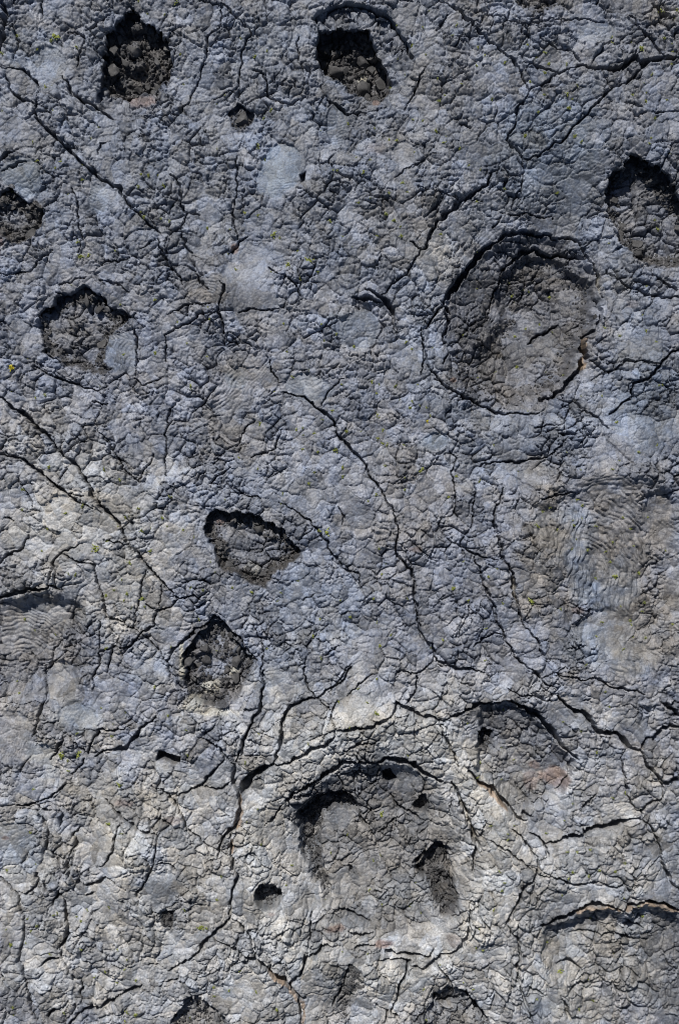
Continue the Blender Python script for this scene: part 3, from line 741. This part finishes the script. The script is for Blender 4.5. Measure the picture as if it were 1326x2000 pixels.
# ------------------------------------------------------------------ materials
def new_mat(name):
    m = bpy.data.materials.new(name); m.use_nodes = True
    nt = m.node_tree
    return m, nt, nt.nodes['Principled BSDF']
def mixc(nt, fac, a, b, mode='MIX'):
    n = nt.nodes.new('ShaderNodeMix'); n.data_type = 'RGBA'; n.blend_type = mode
    for sock, v in ((n.inputs[0], fac), (n.inputs[6], a), (n.inputs[7], b)):
        if hasattr(v, 'links') or isinstance(v, bpy.types.NodeSocket): nt.links.new(v, sock)
        else: sock.default_value = v if not isinstance(v, tuple) else (*v, 1)
    return n.outputs[2]
def noise(nt, vec, scale, detail=4, rough_=.6):
    n = nt.nodes.new('ShaderNodeTexNoise'); n.inputs['Scale'].default_value = scale; n.inputs['Detail'].default_value = detail
    n.inputs['Roughness'].default_value = rough_
    nt.links.new(vec, n.inputs['Vector'])
    return n.outputs['Fac']
def ramp(nt, fac, stops):
    n = nt.nodes.new('ShaderNodeValToRGB'); e = n.color_ramp.elements
    while len(e) < len(stops): e.new(.5)
    for q, (p, c) in zip(e, stops): q.position = p; q.color = (*c, 1) if isinstance(c, tuple) else (c, c, c, 1)
    nt.links.new(fac, n.inputs[0])
    return n.outputs[0]

def lava_material():
    m, nt, bs = new_mat('lava_crust')
    geo = nt.nodes.new('ShaderNodeNewGeometry'); pos = geo.outputs['Position']
    A = nt.nodes.new('ShaderNodeAttribute'); A.attribute_name = 'tone_a'
    B = nt.nodes.new('ShaderNodeAttribute'); B.attribute_name = 'tone_b'
    sa = nt.nodes.new('ShaderNodeSeparateColor'); nt.links.new(A.outputs['Color'], sa.inputs[0])
    sb = nt.nodes.new('ShaderNodeSeparateColor'); nt.links.new(B.outputs['Color'], sb.inputs[0])
    Cc = nt.nodes.new('ShaderNodeAttribute'); Cc.attribute_name = 'tone_c'
    sk = nt.nodes.new('ShaderNodeSeparateColor'); nt.links.new(Cc.outputs['Color'], sk.inputs[0])
    n_big = noise(nt, pos, .55, 5, .6); n_mid = noise(nt, pos, 2.6, 5, .65); n_fine = noise(nt, pos, 13, 4, .7)
    c = ramp(nt, n_mid, [(.30, (.099, .112, .150)), (.5, (.147, .161, .202)), (.72, (.216, .232, .276))])
    c = mixc(nt, ramp(nt, n_big, [(.42, 0.), (.62, .5)]), c, (.190, .192, .208))
    c = mixc(nt, sa.outputs[1], c, mixc(nt, n_mid, (.084, .112, .160), (.175, .212, .270)))
    c = mixc(nt, sa.outputs[0], c, mixc(nt, n_mid, (.112, .101, .090), (.205, .190, .170)))
    c = mixc(nt, sa.outputs[2], c, mixc(nt, n_mid, (.275, .272, .262), (.440, .432, .412)))
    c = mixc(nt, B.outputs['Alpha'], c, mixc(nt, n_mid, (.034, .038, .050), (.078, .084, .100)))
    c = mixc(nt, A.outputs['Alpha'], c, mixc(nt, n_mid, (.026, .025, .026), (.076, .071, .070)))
    c = mixc(nt, sb.outputs[0], c, mixc(nt, n_fine, (.125, .088, .080), (.195, .148, .138)))
    c = mixc(nt, sb.outputs[1], c, mixc(nt, n_fine, (.19, .145, .115), (.30, .245, .20)))
    c = mixc(nt, sb.outputs[2], c, (.36, .35, .31))
    c = mixc(nt, 1.0, c, ramp(nt, sk.outputs[1], [(.22, (.93, .995, 1.09)), (.5, (1., 1.01, 1.02)), (.78, (1.05, 1.01, .94))]), 'MULTIPLY')
    c = mixc(nt, 1.0, c, ramp(nt, sk.outputs[0], [(.2, .56), (.5, 1.), (.8, 1.55)]), 'MULTIPLY')
    sp = ramp(nt, n_fine, [(.30, .58), (.5, 1.), (.70, 1.42)])
    c = mixc(nt, 1.0, c, sp, 'MULTIPLY')
    nt.links.new(c, bs.inputs['Base Color'])
    bs.inputs['Roughness'].default_value = .55
    bs.inputs['Specular IOR Level'].default_value = .45
    bp = nt.nodes.new('ShaderNodeBump'); bp.inputs['Strength'].default_value = .6; bp.inputs['Distance'].default_value = .03
    nt.links.new(noise(nt, pos, 16, 5, .7), bp.inputs['Height']); nt.links.new(bp.outputs[0], bs.inputs['Normal'])
    return m
LAVA = lava_material()

def rock_material():
    m, nt, bs = new_mat('broken_basalt')
    geo = nt.nodes.new('ShaderNodeNewGeometry'); pos = geo.outputs['Position']
    inf = nt.nodes.new('ShaderNodeObjectInfo')
    n1 = noise(nt, pos, 2.2, 4); n2 = noise(nt, pos, 14, 4, .7)
    c = ramp(nt, n1, [(.3, (.020, .020, .022)), (.55, (.056, .056, .059)), (.75, (.125, .124, .127))])
    c = mixc(nt, ramp(nt, inf.outputs['Random'], [(.6, 0.), (1., .25)]), c, (.15, .148, .148))
    c = mixc(nt, 1.0, c, ramp(nt, n2, [(.3, .65), (.7, 1.3)]), 'MULTIPLY')
    nt.links.new(c, bs.inputs['Base Color']); bs.inputs['Roughness'].default_value = .85
    bp = nt.nodes.new('ShaderNodeBump'); bp.inputs['Strength'].default_value = .5; bp.inputs['Distance'].default_value = .02
    nt.links.new(n2, bp.inputs['Height']); nt.links.new(bp.outputs[0], bs.inputs['Normal'])
    return m
ROCK = rock_material()
def leaf_material(name, a, b):
    m, nt, bs = new_mat(name)
    geo = nt.nodes.new('ShaderNodeNewGeometry')
    n1 = noise(nt, geo.outputs['Position'], 9, 3)
    nt.links.new(mixc(nt, ramp(nt, n1, [(.35, 0.), (.65, 1.)]), a, b), bs.inputs['Base Color'])
    bs.inputs['Roughness'].default_value = .6
    return m
LEAF = leaf_material('fern_green', (.12, .15, .03), (.30, .33, .08))
LEAFY = leaf_material('fern_yellow', (.34, .30, .02), (.60, .50, .03))

# ------------------------------------------------------------------ mesh helpers
def mesh_np(name, v, f, nside):
    me = bpy.data.meshes.new(name)
    me.vertices.add(len(v)); me.vertices.foreach_set('co', np.ascontiguousarray(v, f32).ravel())
    me.loops.add(f.size); me.loops.foreach_set('vertex_index', np.ascontiguousarray(f, np.int32).ravel())
    me.polygons.add(len(f)); me.polygons.foreach_set('loop_start', np.arange(0, f.size, nside, dtype=np.int32))
    me.update(calc_edges=True)
    return me
def link(o, parent=None):
    COL.objects.link(o)
    if parent: o.parent = parent
    return o
def empty(name, loc, label=None, cat=None, kind=None, group=None):
    o = bpy.data.objects.new(name, None); o.location = loc; o.empty_display_size = .2
    COL.objects.link(o)
    tag(o, label, cat, kind, group)
    return o
def tag(o, label=None, cat=None, kind=None, group=None):
    for k, v in (('label', label), ('category', cat), ('kind', kind), ('group', group)):
        if v: o[k] = v

VERT = np.stack([X + UX, Y + UY, H], -1).reshape(-1, 3).astype(f32)
TA = np.stack([tone['w'], tone['b'], tone['l'], tone['d']], -1).reshape(-1, 4).astype(f32)
TC = np.stack([lobe_v, lobe_h, clink, np.ones_like(H)], -1).reshape(-1, 4).astype(f32)
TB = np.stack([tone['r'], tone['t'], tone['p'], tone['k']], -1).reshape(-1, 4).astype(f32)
jj, ii = np.meshgrid(np.arange(NY - 1), np.arange(NX - 1), indexing='ij')
base = (jj * NX + ii).reshape(-1)
QUAD = np.stack([base, base + 1, base + 1 + NX, base + NX], -1)
def terrain_piece(name, fidx, parent, origin):
    q = QUAD[fidx]
    u, inv = np.unique(q, return_inverse=True)
    me = mesh_np(name, VERT[u] - np.array(origin, f32), inv.reshape(-1, 4), 4)
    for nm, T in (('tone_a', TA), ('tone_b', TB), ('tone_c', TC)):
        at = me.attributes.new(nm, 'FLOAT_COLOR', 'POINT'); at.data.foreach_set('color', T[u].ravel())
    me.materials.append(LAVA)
    return link(bpy.data.objects.new(name, me), parent)

# ------------------------------------------------------------------ crust slabs between the fissures (grown from the points farthest from any crack)
fr = region[::coarse, ::coarse] > 0
dd = np.where(fr, 0, cdist); inframe = (np.abs(cx_ - 663) < 700) & (np.abs(cy_ - 1000) < 1040)
dd = np.where(inframe, dd, 0); seeds = []
work = dd.copy()
while len(seeds) < 90:
    k = int(np.argmax(work)); j, i = divmod(k, work.shape[1])
    if work[j, i] < 17: break
    seeds.append((j, i))
    work[np.hypot(cx_ - cx_[j, i], cy_ - cy_[j, i]) < max(95, 2.1 * dd[j, i])] = 0
cost = 1 + 260 * np.exp(-(cdist / 7.0) ** 2)
lab = np.full(dd.shape, -1, np.int32); best = np.full(dd.shape, 1e18); hp = []
for n, (j, i) in enumerate(seeds): best[j, i] = 0; heapq.heappush(hp, (0.0, j, i, n))
nj, ni = dd.shape
costl = cost.tolist()
while hp:
    c, j, i, n = heapq.heappop(hp)
    if lab[j, i] >= 0: continue
    lab[j, i] = n
    for dj, di, l in ((0, 1, 1), (0, -1, 1), (1, 0, 1), (-1, 0, 1), (1, 1, 1.41), (1, -1, 1.41), (-1, 1, 1.41), (-1, -1, 1.41)):
        a, b = j + dj, i + di
        if 0 <= a < nj and 0 <= b < ni and lab[a, b] < 0:
            nc = c + costl[a][b] * l
            if nc < best[a, b]: best[a, b] = nc; heapq.heappush(hp, (nc, a, b, n))
jf = np.clip(((np.arange(NY - 1) + .5) / coarse).round().astype(int), 0, nj - 1); iff = np.clip(((np.arange(NX - 1) + .5) / coarse).round().astype(int), 0, ni - 1)
slab_f = lab[np.ix_(jf, iff)].reshape(-1)
reg_f = region[:-1, :-1].reshape(-1)
crk_f = crack_id[:-1, :-1].reshape(-1)
rop_v = np.zeros(shape, np.int16)
for k, (w, m) in enumerate(rmask, 1): rop_v[w] = np.where(m, k, rop_v[w])
rop_f = rop_v[:-1, :-1].reshape(-1)
cxf = (X[:-1, :-1]).reshape(-1); cyf = (Y[:-1, :-1]).reshape(-1)
outer = (np.abs(cxf) > 21.0) | (np.abs(cyf) > 31.2)

field = empty('lava_field', (0, 0, 0), 'grey cracked pahoehoe lava field', None, 'structure')
terrain_piece('outer_crust', np.nonzero(outer & (reg_f == 0))[0], field, (0, 0, 0))
free = (~outer) & (reg_f == 0)
for n in range(len(seeds)):
    f = np.nonzero(free & (slab_f == n) & (crk_f == 0) & (rop_f == 0))[0]
    if len(f): terrain_piece('crust_slab', f, field, (0, 0, 0))
for k in range(1, len(ROPES) + 1):
    f = np.nonzero(free & (rop_f == k) & (crk_f == 0))[0]
    if len(f) > 60: terrain_piece('ropy_sheet', f, field, (0, 0, 0))
    elif len(f): terrain_piece('crust_slab', f, field, (0, 0, 0))
order = np.argsort(crk_f[free], kind='stable'); fi = np.nonzero(free)[0][order]; cs = crk_f[fi]
for k in range(1, len(CRL) + 1):
    a, b = np.searchsorted(cs, k), np.searchsorted(cs, k + 1)
    if b > a: terrain_piece('fissure', fi[a:b], field, (0, 0, 0))

# ------------------------------------------------------------------ collapse pits
pit_root = {}; pit_c = {}
wall_v = np.zeros(shape, bool)
for key, (w, sd, tt) in pit_sd.items():
    wall_v[w] |= (sd < 0) & (tt < .97) & (region[w] == [i for i, r in enumerate(regs) if r and r[1] == key][0])
wall_f = wall_v[:-1, :-1].reshape(-1)
for ri, r in enumerate(regs):
    if not r: continue
    th, key = r
    f_all = np.nonzero(reg_f == ri)[0]
    if not len(f_all): continue
    if th not in pit_root:
        allm = np.isin(reg_f, [i for i, q in enumerate(regs) if q and q[0] == th])
        inside = allm & (~outer)
        c = (float(cxf[inside].mean()), float(cyf[inside].mean()))
        z = float(h_at(np.array([c[0]]), np.array([c[1]]))[0])
        name, label, short = THING[th]
        pit_root[th] = empty(name, (*c, z), label, 'pit' if name == 'collapse_pit' else 'basin', None, 'collapse pits in the lava field' if name == 'collapse_pit' else None)
        pit_c[th] = c
    root = pit_root[th]
    org = tuple(root.location)
    wf = f_all[wall_f[f_all]]; ff = f_all[~wall_f[f_all]]
    if len(wf): terrain_piece({'p2o': 'ledge', 'p1s': 'tilted_slab'}.get(key, 'pit_wall'), wf, root, org)
    if len(ff): terrain_piece({'p2o': 'ledge', 'p1s': 'tilted_slab', 'p8l': 'rubble_trench', 'p8r': 'rubble_trench', 'p7h': 'rubble_pocket'}.get(key, 'pit_floor'), ff, root, org)

# ------------------------------------------------------------------ rocks
def ico(sub):
    t = (1 + 5 ** .5) / 2
    v = [(-1, t, 0), (1, t, 0), (-1, -t, 0), (1, -t, 0), (0, -1, t), (0, 1, t), (0, -1, -t), (0, 1, -t), (t, 0, -1), (t, 0, 1), (-t, 0, -1), (-t, 0, 1)]
    f = [(0, 11, 5), (0, 5, 1), (0, 1, 7), (0, 7, 10), (0, 10, 11), (1, 5, 9), (5, 11, 4), (11, 10, 2), (10, 7, 6), (7, 1, 8), (3, 9, 4), (3, 4, 2), (3, 2, 6), (3, 6, 8), (3, 8, 9), (4, 9, 5), (2, 4, 11), (6, 2, 10), (8, 6, 7), (9, 8, 1)]
    v = [np.array(p) / np.linalg.norm(p) for p in v]
    for _ in range(sub):
        cache = {}; nf = []
        def mid(a, b):
            k = (min(a, b), max(a, b))
            if k not in cache:
                p = v[a] + v[b]; v.append(p / np.linalg.norm(p)); cache[k] = len(v) - 1
            return cache[k]
        for a, b, c in f:
            x, y, z = mid(a, b), mid(b, c), mid(c, a)
            nf += [(a, x, z), (b, y, x), (c, z, y), (x, y, z)]
        f = nf
    return np.array(v), np.array(f)
def rock_shape(sub, r):
    v, f = ico(sub)
    v = v * r.uniform(.8, 1.2, 3) * (1 + .10 * r.standard_normal((len(v), 1)) * (1 if sub < 2 else .5))
    for _ in range(13):
        n = r.standard_normal(3); n /= np.linalg.norm(n); d = r.uniform(.34, .72)
        over = np.maximum(v @ n - d, 0)
        v = v - over[:, None] * n
    v[:, 2] *= .75
    return v, f
rr = np.random.default_rng(21)
ROCKS = []
for k in range(9):
    v, f = rock_shape(2, rr)
    me = mesh_np('lava_rock', v * .5 / np.abs(v).max(), f, 3); me.materials.append(ROCK); ROCKS.append(me)   # broken blocks with flat fracture faces
PEB = [rock_shape(0, rr) for _ in range(10)]

def pts_in(key, n, lo=.0):
    """random points inside a pit outline (pixel coordinates)"""
    w, sd, tt = pit_sd[key]
    m = (sd < -3) & (tt > lo) & (-sd < RING.get(key, 999) * 1.2) & (np.abs(X[w]) < 21) & (np.abs(Y[w]) < 31)
    j, i = np.nonzero(m)
    if not len(j): return np.zeros(0), np.zeros(0)
    k = rr.integers(0, len(j), n)
    return X[w][j[k], i[k]] + rr.uniform(-.03, .03, n), Y[w][j[k], i[k]] + rr.uniform(-.03, .03, n)

BOULD = {'p1': (46, .3, 1.1), 'p2': (44, .3, 1.15), 'p5': (34, .3, .9), 'ptr': (34, .3, .9), 'pl': (18, .3, .8), 'p4': (26, .28, .65), 'p3': (18, .3, .7), 'p8l': (30, .28, .60), 'p8r': (20, .28, .5),
         'p9': (5, .18, .34), 'p7h': (6, .18, .36), 'p14': (8, .2, .45), 'p13': (6, .2, .4), 'p16': (7, .2, .4), 'p6': (3, .16, .26), 'p10': (2, .16, .26), 'p11': (3, .16, .28), 'p8c': (4, .2, .36)}
RUBB = {'p1': 450, 'p2': 400, 'p5': 400, 'ptr': 800, 'pl': 300, 'p4': 500, 'p3': 500, 'p8l': 700, 'p8r': 420, 'p9': 120, 'p7h': 150, 'p14': 160, 'p13': 160, 'p16': 200, 'p6': 40, 'p10': 30, 'p11': 60, 'pbi': 420, 'p8c': 160, 'p20': 120, 'ps': 60}
SECT = ['right side', 'upper right', 'upper side', 'upper left', 'left side', 'lower left', 'lower side', 'lower right']
ORD = ['largest', 'second largest', 'third largest', 'fourth largest', 'fifth largest', 'sixth largest', 'seventh largest', 'eighth largest', 'ninth largest', 'tenth largest', 'eleventh largest', 'twelfth largest', 'thirteenth largest', 'fourteenth largest', 'fifteenth largest', 'sixteenth largest', 'seventeenth largest', 'eighteenth largest', 'nineteenth largest', 'twentieth largest']
k2t = {r[1]: r[0] for r in regs if r}
stones = []
for key, (n, s0, s1) in BOULD.items():
    xs, ys = pts_in(key, n * 4, .35)
    placed = []
    for x, y in zip(xs, ys):
        s = s0 + (s1 - s0) * rr.random() ** 2.2
        if all(math.hypot(x - a, y - b) > .42 * (s + c) for a, b, c in placed):
            placed.append((x, y, s))
        if len(placed) == n: break
    stones += [(k2t[key], x, y, s) for x, y, s in placed]
x, y = px2w(473, 230); stones.append(('dimple', x, y, 1.05))
for a, b, s in ((45, 401, .5), (708, 100, .8), (1228, 428, .75), (1209, 352, .5), (167, 585, .75), (228, 614, .4), (1170, 612, .5), (505, 1032, .75), (560, 1050, .5), (212, 68, .8), (325, 85, .9), (300, 75, .6)):
    x, y = px2w(a, b)
    th = min(pit_c, key=lambda q: math.hypot(pit_c[q][0] - x, pit_c[q][1] - y) - (3 if q == 'great' else 0))
    stones.append((th, x, y, s))
bysec = {}
for st in stones:
    c = pit_c[st[0]]; ang = math.atan2(st[2] - c[1], st[1] - c[0]); far_ = math.hypot(st[2] - c[1], st[1] - c[0])
    sec = 'middle' if far_ < .5 else SECT[int(round(ang / (math.pi / 4))) % 8]
    bysec.setdefault((st[0], sec), []).append(st)
for (th, sec), L in bysec.items():
    L.sort(key=lambda q: -q[3])
    short = THING[th][2]
    for k, (_, x, y, s) in enumerate(L):
        o = bpy.data.objects.new('lava_rock', ROCKS[int(rr.integers(len(ROCKS)))])
        z = float(h_at(np.array([x]), np.array([y]))[0])
        sc3 = np.array([rr.uniform(.8, 1.25), rr.uniform(.8, 1.2), rr.uniform(.7, 1.05)]) * s
        if th == 'dimple' and s > 1: sc3 = np.array([1.15, 1.05, .9])
        o.location = (x, y, z + .16 * s); o.scale = sc3
        o.rotation_euler = (rr.uniform(-.4, .4), rr.uniform(-.4, .4), rr.uniform(0, 6.28))
        if th == 'dimple' and s > 1: lb = 'domed grey rock filling the small dimple'
        elif len(L) == 1: lb = f'only large dark lava rock in the {sec} of the {short}'
        else: lb = f'{ORD[min(k, 19)]} dark lava rock in the {sec} of the {short}'
        tag(o, lb, 'rock', None, f'broken lava rocks in the {short}')
        link(o)

for key, n in RUBB.items():
    xs, ys = pts_in(key, n, .2)
    if not len(xs): continue
    zs = h_at(xs, ys); root = pit_root[k2t[key]]; V = []; F = []; off = 0
    for x, y, z in zip(xs, ys, zs):
        v, f = PEB[int(rr.integers(10))]
        s = .05 + .10 * rr.random() ** 2
        a = rr.uniform(0, 6.28); ca, sa_ = math.cos(a), math.sin(a); sx = s * rr.uniform(.8, 1.3)
        V.append(np.stack([(v[:, 0] * ca - v[:, 1] * sa_) * sx + x, (v[:, 0] * sa_ + v[:, 1] * ca) * s + y, v[:, 2] * s + z + .25 * s], -1))
        F.append(f + off); off += len(v)
    me = mesh_np('rubble', np.concatenate(V) - np.array(root.location), np.concatenate(F), 3); me.materials.append(ROCK)
    o = link(bpy.data.objects.new('rubble', me), root); o['kind'] = 'stuff'

# ------------------------------------------------------------------ ferns and moss tufts
def tuft_geo(r, n):
    V = []; F = []; off = 0
    for k in range(n):
        a = r.uniform(0, 6.28); rad = r.uniform(.35, 1.0) * .12; lift = r.uniform(.03, .13); wd = r.uniform(.012, .026)
        ox, oy = r.normal(0, .035, 2)
        c, s = math.cos(a), math.sin(a)
        for (t0, z0, w0), (t1, z1, w1) in (((0, 0, .4), (.5, lift, 1.)), ((.5, lift, 1.), (1., lift * .55, .15))):
            V += [(ox + c * rad * t0 - s * wd * w0, oy + s * rad * t0 + c * wd * w0, z0), (ox + c * rad * t0 + s * wd * w0, oy + s * rad * t0 - c * wd * w0, z0),
                  (ox + c * rad * t1 + s * wd * w1, oy + s * rad * t1 - c * wd * w1, z1), (ox + c * rad * t1 - s * wd * w1, oy + s * rad * t1 + c * wd * w1, z1)]
            F.append((off, off + 1, off + 2, off + 3)); off += 4
    return np.array(V), np.array(F)
TG = [tuft_geo(rr, int(n)) for n in (16, 20, 24, 28, 34)]
TM = []
for mt in (LEAF, LEAFY):
    L = []
    for v, f in TG:
        me = mesh_np('fern_tuft', v, f, 4); me.materials.append(mt); L.append(me)
    TM.append(L)
tl = []
for line in TUFTS.strip().splitlines():
    t, rest = line.split(' ', 1)
    ox, oy = TILE[int(t)]
    for p in rest.split():
        q = p.split(',')
        px, py = ox + float(q[0]) / Z, oy + float(q[1]) / Z
        if all(math.hypot(px - a[0], py - a[1]) > 7 for a in tl):
            tl.append((px, py, float(q[2]) if len(q) > 2 else 1.0, len(q) > 3))
tl.sort(key=lambda q: -q[2])
DIR = ['right of', 'above and right of', 'above', 'above and left of', 'left of', 'below and left of', 'below', 'below and right of']
NTH = ['nearest', 'second nearest', 'third nearest', 'fourth nearest', 'fifth nearest', 'sixth nearest', 'seventh nearest', 'eighth nearest', 'ninth nearest', 'tenth nearest', 'eleventh nearest', 'twelfth nearest', 'thirteenth nearest', 'fourteenth nearest', 'fifteenth nearest', 'sixteenth nearest', 'seventeenth nearest', 'eighteenth nearest', 'nineteenth nearest', 'twentieth nearest']
sect = {}
for q in tl[:300]:
    x, y = px2w(q[0], q[1])
    th = min(pit_c, key=lambda k: math.hypot(pit_c[k][0] - x, pit_c[k][1] - y)); c = pit_c[th]
    d = math.hypot(c[0] - x, c[1] - y)
    sect.setdefault((th, int(round(math.atan2(y - c[1], x - c[0]) / (math.pi / 4))) % 8), []).append((d, x, y, q[2], q[3]))
for (th, s8), L in sect.items():
    L.sort(); short = THING[th][2]
    for k, (d, x, y, s, yel) in enumerate(L):
        o = bpy.data.objects.new('fern_tuft', TM[1 if yel else 0][int(rr.integers(5))])
        o.location = (x, y, float(h_at(np.array([x]), np.array([y]))[0]) - .005)
        s *= rr.uniform(.6, 1.05); o.scale = (s, s, min(s, 1.4)); o.rotation_euler = (0, 0, rr.uniform(0, 6.28))
        size = 'large' if s >= 1.8 else 'medium' if s > 1.1 else 'small'
        lb = f'{"bright yellow" if yel else size + " green"} plant tuft {DIR[s8]} the {short}'
        if len(L) > 1: lb += f', {NTH[min(k, 19)]}'
        tag(o, lb, 'plant', None, 'plant tufts rooted in the lava')
        link(o)
rest = [(q[0], q[1], q[2] * .9) for q in tl[300:]]
nx_, ny_ = rr.uniform(0, 1326, 120), rr.uniform(0, 2000, 120)
rest += [(a, b, .45 + .3 * rr.random()) for a, b in zip(nx_, ny_)]
V = []; F = []; off = 0
for px, py, s in rest:
    x, y = px2w(px, py); v, f = TG[int(rr.integers(2))]
    a = rr.uniform(0, 6.28); ca, sa_ = math.cos(a), math.sin(a); s *= .95
    V.append(np.stack([(v[:, 0] * ca - v[:, 1] * sa_) * s + x, (v[:, 0] * sa_ + v[:, 1] * ca) * s + y, v[:, 2] * s + float(h_at(np.array([x]), np.array([y]))[0]) - .005], -1))
    F.append(f + off); off += len(v)
me = mesh_np('moss', np.concatenate(V), np.concatenate(F), 4); me.materials.append(LEAF)
o = link(bpy.data.objects.new('moss', me))
tag(o, 'tiny scattered green moss specks dotted over the grey lava', 'moss', 'stuff')
